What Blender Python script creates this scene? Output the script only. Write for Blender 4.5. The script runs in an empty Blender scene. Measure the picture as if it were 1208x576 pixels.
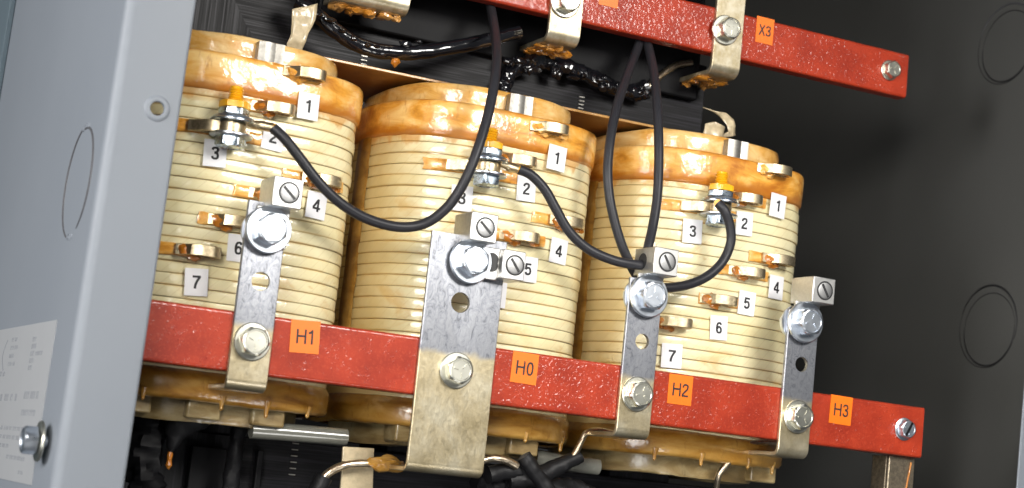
import bpy, bmesh, math, random
from mathutils import Vector, Matrix, noise as mnoise
random.seed(7)
S = 0.01                       # everything below is written in centimetres
sc = bpy.context.scene
COL = sc.collection
PI = math.pi

# ------------------------------------------------------------------ camera
CW, CH, CF = 1208.0, 576.0, 2109.94
CC = Vector((-104.94, -142.25, -7.16))
def cam_axes(yaw, pitch, roll):
    y, p, r = map(math.radians, (yaw, pitch, roll))
    fw = Vector((-math.sin(y)*math.cos(p), math.cos(y)*math.cos(p), math.sin(p)))
    rt = fw.cross(Vector((0, 0, 1))).normalized(); up = rt.cross(fw)
    return math.cos(r)*rt + math.sin(r)*up, -math.sin(r)*rt + math.cos(r)*up, fw
RT, UP, FW = cam_axes(-25.61, 7.76, 5.9)
def at(u, v, X=None, Y=None, Z=None):
    """point seen at photo position (u, v) on a known plane of the transformer"""
    d = FW + RT*((u-CW/2)/CF) - UP*((v-CH/2)/CF)
    i, val = (0, X) if X is not None else (1, Y) if Y is not None else (2, Z)
    return CC + d*((val-CC[i])/d[i])
cd = bpy.data.cameras.new('camera'); cam = bpy.data.objects.new('camera', cd); COL.objects.link(cam)
cam.matrix_world = Matrix((( RT.x, UP.x, -FW.x, CC.x*S), (RT.y, UP.y, -FW.y, CC.y*S), (RT.z, UP.z, -FW.z, CC.z*S), (0, 0, 0, 1)))
cd.sensor_width = 36; cd.lens = CF/CW*36; cd.clip_start = 0.05; cd.clip_end = 100
cd.dof.use_dof = True; cd.dof.focus_distance = 1.66; cd.dof.aperture_fstop = 6.5
sc.camera = cam

# ------------------------------------------------------------------ material helpers
class G:
    def __init__(s, name):
        s.m = bpy.data.materials.new(name); s.m.use_nodes = True
        s.t = s.m.node_tree; s.b = s.t.nodes['Principled BSDF']; s._o = None
    def n(s, typ, **kw):
        nd = s.t.nodes.new('ShaderNode'+typ)
        for k, v in kw.items(): setattr(nd, k, v)
        return nd
    def put(s, sock, v):
        if isinstance(v, bpy.types.NodeSocket): s.t.links.new(v, sock)
        elif isinstance(v, tuple) and sock.type == 'RGBA': sock.default_value = (*v, 1) if len(v) == 3 else v
        else: sock.default_value = v
    def math(s, op, a, b=None, c=None, clamp=False):
        nd = s.n('Math', operation=op, use_clamp=clamp)
        for i, x in enumerate((a, b, c)):
            if x is not None: s.put(nd.inputs[i], x)
        return nd.outputs[0]
    def vmath(s, op, a, b):
        nd = s.n('VectorMath', operation=op); s.put(nd.inputs[0], a); s.put(nd.inputs[1], b); return nd.outputs[0]
    def co(s):                        # object coordinates in cm, shifted per object
        if s._o is None:
            tc = s.n('TexCoord'); oi = s.n('ObjectInfo')
            a = s.n('VectorMath', operation='SCALE'); s.put(a.inputs[0], tc.outputs['Object']); a.inputs[3].default_value = 100
            r = s.math('MULTIPLY', oi.outputs['Random'], 37.0)
            s._o = s.vmath('ADD', a.outputs[0], r)
        return s._o
    def raw(s):
        tc = s.n('TexCoord'); a = s.n('VectorMath', operation='SCALE'); s.put(a.inputs[0], tc.outputs['Object']); a.inputs[3].default_value = 100
        x = s.n('SeparateXYZ'); s.put(x.inputs[0], a.outputs[0]); return x.outputs
    def uv(s):
        u = s.n('UVMap'); x = s.n('SeparateXYZ'); s.put(x.inputs[0], u.outputs[0]); return x.outputs[0], x.outputs[1]
    def comb(s, x, y, z=0.0):
        c = s.n('CombineXYZ')
        for i, v in enumerate((x, y, z)): s.put(c.inputs[i], v)
        return c.outputs[0]
    def noise(s, scale, detail=3, rough=.55, vec=None, dist=0.0, stretch=None):
        nd = s.n('TexNoise'); v = vec if vec is not None else s.co()
        if stretch: v = s.vmath('MULTIPLY', v, stretch)
        s.put(nd.inputs['Vector'], v); nd.inputs['Scale'].default_value = scale
        nd.inputs['Detail'].default_value = detail; nd.inputs['Roughness'].default_value = rough; nd.inputs['Distortion'].default_value = dist
        return nd.outputs[0]
    def ramp(s, fac, stops):
        nd = s.n('ValToRGB'); e = nd.color_ramp.elements
        while len(e) < len(stops): e.new(.5)
        for el, (p, c) in zip(e, stops):
            el.position = p; el.color = (*c, 1) if isinstance(c, tuple) else (c, c, c, 1)
        s.put(nd.inputs[0], fac); return nd.outputs[0]
    def step(s, x, a, b):
        nd = s.n('MapRange'); nd.interpolation_type = 'SMOOTHSTEP'; s.put(nd.inputs[0], x); nd.inputs[1].default_value = a; nd.inputs[2].default_value = b
        return nd.outputs[0]
    def mix(s, f, a, b, blend='MIX'):
        nd = s.n('Mix', data_type='RGBA', blend_type=blend); s.put(nd.inputs[0], f); s.put(nd.inputs[6], a); s.put(nd.inputs[7], b); return nd.outputs[2]
    def bump(s, h, strength=.3, dist=.05, normal=None):
        nd = s.n('Bump'); s.put(nd.inputs['Height'], h); nd.inputs['Strength'].default_value = strength; nd.inputs['Distance'].default_value = dist*S
        if normal is not None: s.put(nd.inputs['Normal'], normal)
        return nd.outputs[0]
    def set(s, **kw):
        names = dict(col='Base Color', metal='Metallic', rough='Roughness', coat='Coat Weight', coatr='Coat Roughness', normal='Normal', coatn='Coat Normal', spec='Specular IOR Level', sss='Subsurface Weight', trans='Transmission Weight', alpha='Alpha', ior='IOR')
        for k, v in kw.items(): s.put(s.b.inputs[names[k]], v)
        return s.m
M = {}

TZ0, TPITCH, NT = -0.35, 1.03, 24      # winding: bottom, turn pitch, number of turns -> top 24.6
def mk_winding(darker=False):
    g = G('paper_wrapped_winding'); u, v = g.uv()
    t = g.math('DIVIDE', g.math('SUBTRACT', v, TZ0), TPITCH); idx = g.math('FLOOR', t); fr = g.math('FRACT', t)
    oi = g.n('ObjectInfo'); wn = g.n('TexWhiteNoise', noise_dimensions='2D')
    g.put(wn.inputs['Vector'], g.comb(idx, g.math('MULTIPLY', oi.outputs['Random'], 91.0)))
    per = wn.outputs[0]
    off = g.math('MULTIPLY', per, 9.0)
    d = g.math('FRACT', g.math('DIVIDE', g.math('ADD', g.math('SUBTRACT', u, g.math('MULTIPLY', v, .95)), off), 1.35))   # overlapped paper wrap edges
    edge = g.step(d, .0, .10)
    base = g.mix(g.noise(.35, 4, .6), (.66, .56, .28), (.80, .725, .44))
    base = g.mix(g.math('MULTIPLY', per, .45), base, (.84, .79, .56))
    base = g.mix(g.math('MULTIPLY', g.math('SUBTRACT', 1.0, edge), .32), base, (.50, .36, .15))
    # varnish pooled in the grooves and stained patches
    gr = g.math('SUBTRACT', 1.0, g.step(g.math('MINIMUM', fr, g.math('SUBTRACT', 1.0, fr)), .008, .062))
    base = g.mix(g.math('MULTIPLY', gr, .85), base, (.16, .11, .045))
    st = g.step(g.noise(.16, 5, .62, dist=.6, stretch=(1, 1, 2.2)), .54, .74)
    base = g.mix(g.math('MULTIPLY', st, .55), base, (.62, .36, .10))
    st2 = g.step(g.noise(.9, 4, .6, stretch=(.5, .5, 1.6)), .66, .78)
    base = g.mix(g.math('MULTIPLY', st2, .5), base, (.55, .30, .07))
    x, y, z = g.raw()          # amber-tan tint deepening towards the left flank
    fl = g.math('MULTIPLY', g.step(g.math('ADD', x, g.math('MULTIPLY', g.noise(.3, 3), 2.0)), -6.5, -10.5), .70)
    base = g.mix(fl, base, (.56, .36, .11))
    soft = g.math('SUBTRACT', 1.0, g.step(g.math('MINIMUM', fr, g.math('SUBTRACT', 1.0, fr)), .02, .20))
    base = g.mix(g.math('MULTIPLY', soft, g.math('MULTIPLY', g.step(g.noise(.30, 4, .6, stretch=(1, 1, 2.0)), .40, .64), .45)), base, (.60, .36, .10))
    bleed = g.step(g.math('ADD', z, g.math('MULTIPLY', g.math('SUBTRACT', g.noise(.5, 4, .6, stretch=(1, 1, .45)), .5), 4.2)), 23.2, 24.0)
    base = g.mix(g.math('MULTIPLY', bleed, .7), base, (.56, .25, .035))
    h = g.math('ADD', g.math('MULTIPLY', edge, .6), g.math('MULTIPLY', g.noise(2.2, 3, .6), 1.1))
    nb = g.bump(h, .35, .06)
    return g.set(col=base, rough=g.ramp(g.noise(1.2, 3), [(.3, .30), (.7, .52)]), normal=nb, coat=.8, coatr=.10, coatn=g.bump(g.noise(1.3, 3, .6), .45, .12), sss=0.0)
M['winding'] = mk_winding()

def mk_amber(name, c0, c1, c2, coat=1.0, scale=.45, band=None):
    g = G(name)
    f = g.noise(scale, 5, .62, dist=.5, stretch=(.5, .5, 1.3))
    col = g.ramp(f, [(.28, c0), (.46, c1), (.66, c2)])
    run = g.step(g.noise(1.3, 4, .6, stretch=(1.2, 1.2, .35)), .56, .74)
    col = g.mix(g.math('MULTIPLY', run, .55), col, c0)
    pale = g.step(g.noise(.6, 5, .65, stretch=(.6, .6, 1.1)), .60, .74)
    col = g.mix(g.math('MULTIPLY', pale, .5), col, tuple(min(.9, x*1.08+.06) for x in c2))
    if band:                                   # varnish pools towards the two edges of the wrapped band
        x, y, z = g.raw(); zz = g.math('ADD', z, g.math('MULTIPLY', g.math('SUBTRACT', g.noise(.35, 3), .5), 1.6))
        e = g.math('SUBTRACT', 1.0, g.step(zz, band[0], band[0]+.9)); e2 = g.step(zz, band[1]-.5, band[1]+.1)
        col = g.mix(g.math('MULTIPLY', e, .85), col, c0); col = g.mix(g.math('MULTIPLY', e2, .6), col, c0)
    hz = g.noise(.55, 3, .5)
    fine = g.noise(3.0, 3, .6)
    return g.set(col=col, rough=.32, coat=coat, coatr=.06, normal=g.bump(fine, .25, .05), coatn=g.bump(g.math('ADD', hz, g.math('MULTIPLY', fine, .12)), .6, .30))
M['amber'] = mk_amber('amber_varnished_tape', (.38, .115, .006), (.70, .32, .040), (.86, .57, .21), band=(24.3, 27.3))
M['ring'] = mk_amber('amber_varnished_ring', (.42, .16, .015), (.68, .36, .08), (.82, .58, .26))
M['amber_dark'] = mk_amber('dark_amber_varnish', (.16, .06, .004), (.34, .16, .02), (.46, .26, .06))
M['tape'] = mk_amber('amber_tape_patch', (.42, .15, .015), (.74, .34, .05), (.84, .52, .18), scale=.9)
M['board'] = mk_amber('varnished_pressboard', (.22, .085, .015), (.36, .17, .035), (.46, .25, .07), coat=.2, scale=.2)
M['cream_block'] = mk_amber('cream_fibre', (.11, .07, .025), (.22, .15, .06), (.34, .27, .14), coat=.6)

def mk_red():
    g = G('red_varnished_glass_polyester')
    col = g.mix(g.step(g.noise(.25, 4, .6), .3, .7), (.25, .020, .007), (.36, .034, .011))
    col = g.mix(g.math('MULTIPLY', g.step(g.noise(5.0, 4, .7), .5, .72), .5), col, (.48, .070, .028))
    col = g.mix(g.math('MULTIPLY', g.step(g.noise(.7, 4, .65), .58, .75), .45), col, (.22, .010, .004))
    wob = g.vmath('ADD', g.co(), g.noise(1.3, 2))
    def drops(scale, rad, n0, n1, sc2):
        v = g.n('TexVoronoi'); g.put(v.inputs['Vector'], wob); v.inputs['Scale'].default_value = scale
        return g.math('MULTIPLY', g.math('SUBTRACT', 1.0, g.step(v.outputs['Distance'], .0, rad)), g.step(g.noise(sc2, 2), n0, n1))
    d = g.math('ADD', drops(1.7, .30, .50, .62, .5), drops(3.3, .40, .52, .64, .9))
    x, y, z = g.raw(); peel = g.math('MULTIPLY', g.noise(2.6, 2, .5), g.math('ADD', .25, g.math('MULTIPLY', g.step(x, -42, -32), .50)))
    h = g.math('ADD', peel, d)
    return g.set(col=col, rough=.42, coat=.65, coatr=.05, spec=.25, normal=g.bump(h, .3, .05), coatn=g.bump(h, 1.0, .15))
M['red'] = mk_red()

def mk_strap():
    g = G('tinned_bus_strap'); x, y, z = g.raw()
    sc1 = g.noise(1.5, 7, .75, stretch=(1, 1, .6), dist=1.8); sc2 = g.noise(9.0, 3, .6, stretch=(1, 1, .12))
    base = g.ramp(sc1, [(.32, (.09, .095, .11)), (.45, (.27, .28, .31)), (.66, (.44, .45, .48))])
    base = g.mix(g.math('MULTIPLY', g.step(sc2, .55, .7), .35), base, (.30, .30, .32))
    f = g.step(g.math('ADD', z, g.math('MULTIPLY', g.math('SUBTRACT', g.noise(.7, 4, .6), .5), 3.0)), 4.7, 3.9)
    f = g.math('SUBTRACT', 1.0, g.step(g.math('ADD', z, g.math('MULTIPLY', g.math('SUBTRACT', g.noise(.5, 3, .5), .5), 1.2)), 3.6, 4.3))
    gold = g.ramp(g.math('ADD', g.math('MULTIPLY', g.noise(.35, 3, .5), .7), g.math('MULTIPLY', g.noise(5.0, 3, .7), .3)), [(.32, (.44, .36, .21)), (.5, (.60, .51, .33)), (.66, (.70, .63, .46))])
    return g.set(col=g.mix(f, base, gold), metal=.9, rough=g.ramp(sc1, [(.3, .46), (.7, .30)]), normal=g.bump(g.math('ADD', sc1, sc2), .25, .03), coat=g.math('MULTIPLY', f, .8), coatr=.12, coatn=g.bump(g.noise(1.5, 3), .4, .08))
M['strap'] = mk_strap()
def mk_gold_strap():
    g = G('varnished_bus_strap')
    n1 = g.noise(.9, 5, .65)
    gold = g.ramp(n1, [(.3, (.40, .32, .17)), (.55, (.60, .53, .38)), (.75, (.70, .66, .54))])
    return g.set(col=gold, metal=.85, rough=.38, normal=g.bump(g.noise(3, 4), .25, .04), coat=.8, coatr=.12, coatn=g.bump(g.noise(1.5, 3), .4, .08))
M['gold_strap'] = mk_gold_strap()
def metal(name, c, r, amp=.12, bs=.15, metallic=1.0, nscale=3.0):
    g = G(name); n1 = g.noise(nscale, 4, .65)
    c0 = tuple(max(0, x*(1-amp*2)) for x in c)
    return g.set(col=g.mix(g.step(n1, .3, .7), c0, c), metal=metallic, rough=g.ramp(n1, [(.3, min(1, r+.12)), (.7, r)]), normal=g.bump(n1, bs, .02))
M['zinc'] = metal('zinc_plated_steel', (.70, .75, .82), .26, .04, .01, nscale=1.0)
M['zinc_gold'] = metal('varnish_coated_zinc', (.70, .69, .60), .26, .08, .02, nscale=.8)
M['blue_zinc'] = metal('blue_zinc_steel', (.50, .58, .66), .22, .06, .03)
M['lug'] = metal('tin_plated_lug', (.62, .615, .60), .36, .06, .05)
M['screw_face'] = metal('set_screw_steel', (.42, .42, .42), .4, .08, .05)
M['tap'] = metal('tinned_tap_strip', (.70, .58, .38), .33, .2, .06)
M['alu'] = metal('aluminium_duct_stick', (.40, .385, .35), .42, .12)
M['steel_dark'] = metal('brown_varnished_steel', (.30, .25, .18), .35, .25, metallic=.8)
M['copper_lead'] = metal('tinned_copper_lead', (.80, .66, .48), .25, .2)
def plain(name, c, r, coat=0.0, bs=.1, ns=3.0, var=.15, spec=.5):
    g = G(name); n1 = g.noise(ns, 4, .6)
    return g.set(col=g.mix(n1, tuple(x*(1-var) for x in c), tuple(min(1, x*(1+var)) for x in c)), rough=r, coat=coat, coatr=.08, normal=g.bump(n1, bs, .04), spec=spec)
M['wire'] = plain('black_rubber_insulation', (.020, .020, .024), .42, bs=.08, spec=.3)
M['ink'] = plain('black_ink', (.012, .012, .014), .6, ns=8)
M['sticker'] = plain('white_paper_label', (.74, .74, .76), .5, var=.05, bs=.15, ns=1.0)
M['orange'] = plain('orange_vinyl_label', (.80, .155, .003), .42, var=.06, ns=1.0)
M['yellow'] = plain('yellow_torque_paint', (.76, .37, .006), .35, coat=.6, bs=.3, var=.25)
M['goop'] = plain('glossy_black_varnish', (.006, .006, .008), .16, coat=1.0, bs=.7, ns=1.1)
M['sleeve'] = plain('black_woven_sleeve', (.007, .007, .008), .5, bs=.5, ns=5, spec=.3)
M['paper'] = plain('varnished_masking_paper', (.50, .41, .26), .4, coat=.6, bs=1.0, ns=1.7, var=.4)
M['black'] = plain('black_paint', (.006, .006, .007), .55, spec=.15)
M['shaded_inside'] = plain('shaded_enclosure_paint', (.072, .072, .068), .6, var=.10, ns=.12)  # the grey enclosure paint with the interior's shade put into its colour
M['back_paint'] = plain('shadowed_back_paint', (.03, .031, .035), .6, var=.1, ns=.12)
M['groove'] = plain('knockout_groove', (.06, .06, .065), .6)
M['groove_dark'] = plain('shadowed_knockout_groove', (.016, .016, .017), .5)
M['nameplate'] = plain('foil_nameplate', (.31, .318, .33), .35, var=.04, ns=.4)
M['nameplate_ink'] = plain('grey_print', (.20, .21, .23), .5)
M['room'] = plain('blue_grey_room', (.075, .105, .125), .8, ns=.02)
def mk_paint():
    g = G('grey_powder_coat'); pe = g.noise(9.0, 2)
    return g.set(col=g.mix(g.noise(.06, 4), (.158, .176, .202), (.182, .200, .226)), rough=.5, normal=g.bump(pe, .12, .03), spec=.35)
M['paint'] = mk_paint()
def mk_core(name, st):
    g = G(name); n1 = g.noise(1.0, 3, .6, stretch=st)
    n2 = g.noise(.25, 3)
    col = g.mix(g.step(n1, .45, .72), (.005, .005, .006), (.020, .019, .024))
    return g.set(col=col, rough=g.ramp(n1, [(.3, .60), (.7, .42)]), normal=g.bump(n1, .5, .05), spec=.22)
M['core_h'] = mk_core('black_lacquered_lamination', (.10, 1, 5.5))
M['core_v'] = mk_core('black_lacquered_leg_lamination', (5.5, 1, .10))

# ------------------------------------------------------------------ mesh helpers (cm)
def obj(name, bm, m, parent=None, smooth=True, bevel=0, seg=2, label=None, angle=35):
    for v in bm.verts: v.co *= S
    bmesh.ops.recalc_face_normals(bm, faces=bm.faces[:])
    me = bpy.data.meshes.new(name); bm.to_mesh(me); bm.free()
    me.materials.append(M[m] if isinstance(m, str) else m)
    o = bpy.data.objects.new(name, me); COL.objects.link(o)
    if parent is not None: o.parent = parent
    if smooth: me.shade_smooth(); me.set_sharp_from_angle(angle=math.radians(angle))
    if bevel:
        b = o.modifiers.new('Bevel', 'BEVEL'); b.width = bevel*S; b.segments = seg; b.limit_method = 'ANGLE'; b.angle_limit = math.radians(40); b.harden_normals = False
    if label: o['label'] = label
    return o
def thing(name, label, cat, loc=(0, 0, 0), group=None):
    o = bpy.data.objects.new(name, None); COL.objects.link(o); o.empty_display_size = .02
    o.location = Vector(loc)*S; o['label'] = label; o['category'] = cat
    if group: o['group'] = group
    return o
def tag(o, label, cat, group=None):
    o['label'] = label; o['category'] = cat
    if group: o['group'] = group
    return o
def NB(): return bmesh.new()
def box(bm, x0, x1, y0, y1, z0, z1, mtx=None):
    vs = [bm.verts.new((x, y, z)) for x in (x0, x1) for y in (y0, y1) for z in (z0, z1)]
    for f in ((0, 1, 3, 2), (4, 6, 7, 5), (0, 4, 5, 1), (2, 3, 7, 6), (0, 2, 6, 4), (1, 5, 7, 3)): bm.faces.new([vs[i] for i in f])
    if mtx is not None:
        for v in vs: v.co = mtx @ v.co
    return vs
def rings(bm, loops, cap0=True, cap1=True, closed=True):
    L = [[bm.verts.new(p) for p in lp] for lp in loops]
    for a, b in zip(L, L[1:]):
        n = len(a)
        for i in range(n if closed else n-1):
            j = (i+1) % n
            try: bm.faces.new((a[i], a[j], b[j], b[i]))
            except ValueError: pass
    if cap0: bm.faces.new(L[0][::-1])
    if cap1: bm.faces.new(L[-1])
    return L
AX = {'z': lambda a, b, h: (a, b, h), '-y': lambda a, b, h: (a, -h, b), 'y': lambda a, b, h: (a, h, b), '-x': lambda a, b, h: (-h, a, b), 'x': lambda a, b, h: (h, a, b)}
def lathe(bm, c, prof, n=32, ax='z', rf=None, caps=True):
    """prof: (radius, height along axis) list; rf(theta, r) shapes the section"""
    c = Vector(c); f = AX[ax]; loops = []
    for r, h in prof:
        lp = []
        for k in range(n):
            t = 2*PI*k/n; q = rf(t, r) if rf else r
            lp.append(c + Vector(f(q*math.cos(t), q*math.sin(t), h)))
        loops.append(lp)
    return rings(bm, loops, caps, caps)
def hexr(rot=0.0, lim=None):
    def f(t, r):
        a = ((t+rot) % (PI/3)) - PI/6
        q = r/math.cos(a)*.997
        return q
    return f
def hexhead(bm, c, af, h, ax, rot=0.0):
    """hexagon head: flats radius af, with the round chamfer on top"""
    c = Vector(c); f = AX[ax]; n = 48; loops = []
    hx = hexr(rot)
    for r, z, rd in ((af, 0, 0), (af, h*.80, 0), (af*.98, h*.93, 1), (af*.86, h, 1), (af*.80, h, 1), (af*.76, h*.93, 1)):
        lp = []
        for k in range(n):
            t = 2*PI*k/n; q = hx(t, af)
            if rd: q = min(q, r*1.04)
            lp.append(c + Vector(f(q*math.cos(t), q*math.sin(t), z)))
        loops.append(lp)
    rings(bm, loops)
def smooth_path(pts, k=8):
    P = [Vector(p) for p in pts]; P = [P[0]*2-P[1]] + P + [P[-1]*2-P[-2]]; out = []
    for i in range(1, len(P)-2):
        a, b, c, d = P[i-1:i+3]
        for j in range(k):
            t = j/k
            out.append(.5*((2*b)+(c-a)*t+(2*a-5*b+4*c-d)*t*t+(3*b-a-3*c+d)*t**3))
    out.append(P[-2]); return out
def tube(bm, pts, r, n=14, k=8, wob=0.0, seed=0, flat=1.0):
    P = smooth_path(pts, k) if k else [Vector(p) for p in pts]
    N = len(P); T = [(P[min(i+1, N-1)]-P[max(i-1, 0)]).normalized() for i in range(N)]
    nrm = T[0].orthogonal().normalized(); loops = []
    for i in range(N):
        nrm = (nrm - T[i]*nrm.dot(T[i])).normalized(); bn = T[i].cross(nrm)
        rr = r(i/(N-1)) if callable(r) else r
        lp = []
        for j in range(n):
            a = 2*PI*j/n; d = nrm*math.cos(a) + bn*math.sin(a)*flat
            q = rr
            if wob: q *= 1+wob*mnoise.noise((P[i]+d*rr)*.9+Vector((seed, 0, 0)))+wob*.6*mnoise.noise((P[i]+d*rr)*2.1)
            lp.append(P[i]+d*q)
        loops.append(lp)
    rings(bm, loops)
def blob(bm, c, rx, ry, rz, seed=0, amp=.35, sub=2):
    r = bmesh.ops.create_icosphere(bm, subdivisions=sub, radius=1)
    for v in r['verts']:
        q = 1+amp*mnoise.noise(v.co*1.4+Vector((seed*3.1, seed, 0)))
        v.co = Vector(c)+Vector((v.co.x*rx, v.co.y*ry, v.co.z*rz))*q
def text_pts(body, size, t=.17):
    """upright sans-serif characters drawn as broad pen strokes, centred, in the x-y plane; size is the cap height"""
    r = t/2; L, Q, T, B = -.28+r, .28-r, 1-r, r
    ell = [(Q*math.copysign(abs(math.cos(k*PI/16))**.8, math.cos(k*PI/16)), .5+(.5-r)*math.copysign(abs(math.sin(k*PI/16))**.9, math.sin(k*PI/16))) for k in range(33)]
    GL = {'1': ([('l', [(.07, 0), (.07, 1)]), ('s', [(.05, .93), (-.02, .83), (-.10, .785), (-.2, .77)])], .52),
          '2': ([('s', [(L, .68), (L+.03, .83), (0, T), (Q-.03, .87), (Q, .72), (Q-.07, .55), (-.05, .36), (L+.03, .2), (L+.01, B)]), ('l', [(-.28, B), (.28, B)])], .62),
          '3': ([('s', [(L, .74), (L+.05, .88), (0, T), (Q-.05, .88), (Q-.02, .75), (Q-.09, .60), (-.06, .54)]), ('s', [(-.06, .54), (Q-.06, .48), (Q, .30), (Q-.05, .13), (0, B), (L+.05, .12), (L, .27)])], .62),
          '4': ([('l', [(.11, 0), (.11, 1)]), ('l', [(.10, .96), (-.27, .31)]), ('l', [(-.31, .27), (.31, .27)])], .64),
          '5': ([('l', [(.25, T), (-.20, T)]), ('l', [(-.15, 1), (-.215, .46)]), ('s', [(-.215, .49), (-.06, .61), (.10, .60), (Q-.02, .47), (Q, .30), (Q-.07, .13), (-.02, B), (L+.05, .12), (L, .26)])], .62),
          '6': ([('s', [(Q-.01, .76), (Q-.07, .89), (.01, T), (L+.07, .85), (L, .6), (L, .36), (L+.06, .13), (0, B), (Q-.05, .13), (Q, .31), (Q-.06, .50), (0, .58), (L+.08, .50), (L+.01, .36)])], .62),
          '7': ([('l', [(-.28, T), (.28, T)]), ('s', [(.23, T), (.06, .62), (-.06, .3), (-.1, 0)])], .6),
          '0': ([('l', ell)], .66),
          'H': ([('l', [(-.29, 0), (-.29, 1)]), ('l', [(.29, 0), (.29, 1)]), ('l', [(-.29, .53), (.29, .53)])], .88),
          'X': ([('l', [(-.29, 0), (.27, 1)]), ('l', [(.29, 0), (-.27, 1)])], .76)}
    W_ = sum(GL[c][1] for c in body); x = -W_/2; bm = NB(); zo = 0
    for c in body:
        st, w = GL[c]
        for kind, pts in st:
            P = [Vector((p[0], p[1], 0)) for p in pts]
            if kind == 's': P = smooth_path(P, 6)
            elif len(P) == 2: P = [P[0].lerp(P[1], k/6) for k in range(7)]
            N = len(P); prev = None
            for i in range(N):
                d = (P[min(i+1, N-1)]-P[max(i-1, 0)])
                if len(pts) > 30 and i in (0, N-1): d = P[1]-P[-2]
                d.normalize(); q = Vector((-d.y, d.x, 0))*r
                pr = [bm.verts.new(((p.x+x+w/2)*size, (p.y-.5)*size, zo)) for p in (P[i]+q, P[i]-q)]
                if prev: bm.faces.new((prev[0], prev[1], pr[1], pr[0]))
                prev = pr
            zo += .004
        x += w
    return bm
def cut(o, cutters):
    """drill holes in a plate for good"""
    bm = NB()
    for c, ax, r, h in cutters: lathe(bm, c, [(r, -h), (r, h)], 32, ax)
    for v in bm.verts: v.co *= S
    bmesh.ops.recalc_face_normals(bm, faces=bm.faces[:])
    me = bpy.data.meshes.new('c'); bm.to_mesh(me); bm.free(); co = bpy.data.objects.new('c', me); COL.objects.link(co)
    co.parent = o.parent
    md = o.modifiers.new('b', 'BOOLEAN'); md.operation = 'DIFFERENCE'; md.object = co; md.solver = 'EXACT'
    bpy.context.view_layer.update()
    new = bpy.data.meshes.new_from_object(o.evaluated_get(bpy.context.evaluated_depsgraph_get()))
    o.modifiers.clear(); o.data = new; bpy.data.objects.remove(co)
    new.shade_smooth(); new.set_sharp_from_angle(angle=math.radians(35))

# ------------------------------------------------------------------ coils
CA, CB, CN, CY = 11.15, 12.4, 3.3, 17.2
CXS = (-59.5, -35.05, -10.6)
def outline(a, b, n, N):
    """superellipse, evenly spaced by arc length: list of (x, y, nx, ny, s)"""
    raw = []
    K = 1600
    for i in range(K):
        t = 2*PI*i/K; c, s_ = math.cos(t), math.sin(t)
        raw.append((a*math.copysign(abs(c)**(2/n), c), b*math.copysign(abs(s_)**(2/n), s_)))
    d = [0]
    for i in range(K):
        p, q = raw[i], raw[(i+1) % K]; d.append(d[-1]+math.hypot(p[0]-q[0], p[1]-q[1]))
    out = []; j = 0
    for k in range(N):
        t = d[-1]*k/N
        while d[j+1] < t: j += 1
        f = (t-d[j])/max(1e-9, d[j+1]-d[j]); p, q = raw[j], raw[(j+1) % K]
        x, y = p[0]+(q[0]-p[0])*f, p[1]+(q[1]-p[1])*f
        gx = abs(x/a)**(n-1)*math.copysign(1, x)/a; gy = abs(y/b)**(n-1)*math.copysign(1, y)/b; L = math.hypot(gx, gy)
        out.append((x, y, gx/L, gy/L, t))
    return out
def surf(x, off=0.0):
    """front face of the winding at local x, moved out by off: point (x, y) and normal"""
    x = max(-CA*.999, min(CA*.999, x))
    y = -CB*(1-abs(x/CA)**CN)**(1/CN)
    gx = abs(x/CA)**(CN-1)*math.copysign(1, x)/CA; gy = -abs(y/CB)**(CN-1)/CB; L = math.hypot(gx, gy)
    return Vector((x+gx/L*off, y+gy/L*off)), Vector((gx/L, gy/L))
OUT = outline(CA, CB, CN, 220)
def skin(bm, prof, OUTL, jitter=None, uvl=None):
    """sweep a profile of (offset, z) around the outline"""
    loops = []
    for k, (x, y, nx, ny, s_) in enumerate(OUTL):
        lp = []
        for i, (o_, z) in enumerate(prof):
            if jitter: o2, z2 = jitter(x, y, nx, ny, s_, i, o_, z)
            else: o2, z2 = o_, z
            lp.append((x+nx*o2, y+ny*o2, z2))
        loops.append(lp)
    V = [[bm.verts.new(p) for p in lp] for lp in loops]; n = len(V)
    for k in range(n):
        a, b = V[k], V[(k+1) % n]
        for i in range(len(prof)-1):
            f = bm.faces.new((a[i], b[i], b[i+1], a[i+1]))
            if uvl is not None:
                s0 = OUTL[k][4]; s1 = OUTL[(k+1) % n][4] if k < n-1 else s0+(OUTL[1][4]-OUTL[0][4])
                for lpv, (ss, pz) in zip(f.loops, ((s0, prof[i][1]), (s1, prof[i][1]), (s1, prof[i+1][1]), (s0, prof[i+1][1]))): lpv[uvl].uv = (ss, pz)
    return V

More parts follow.
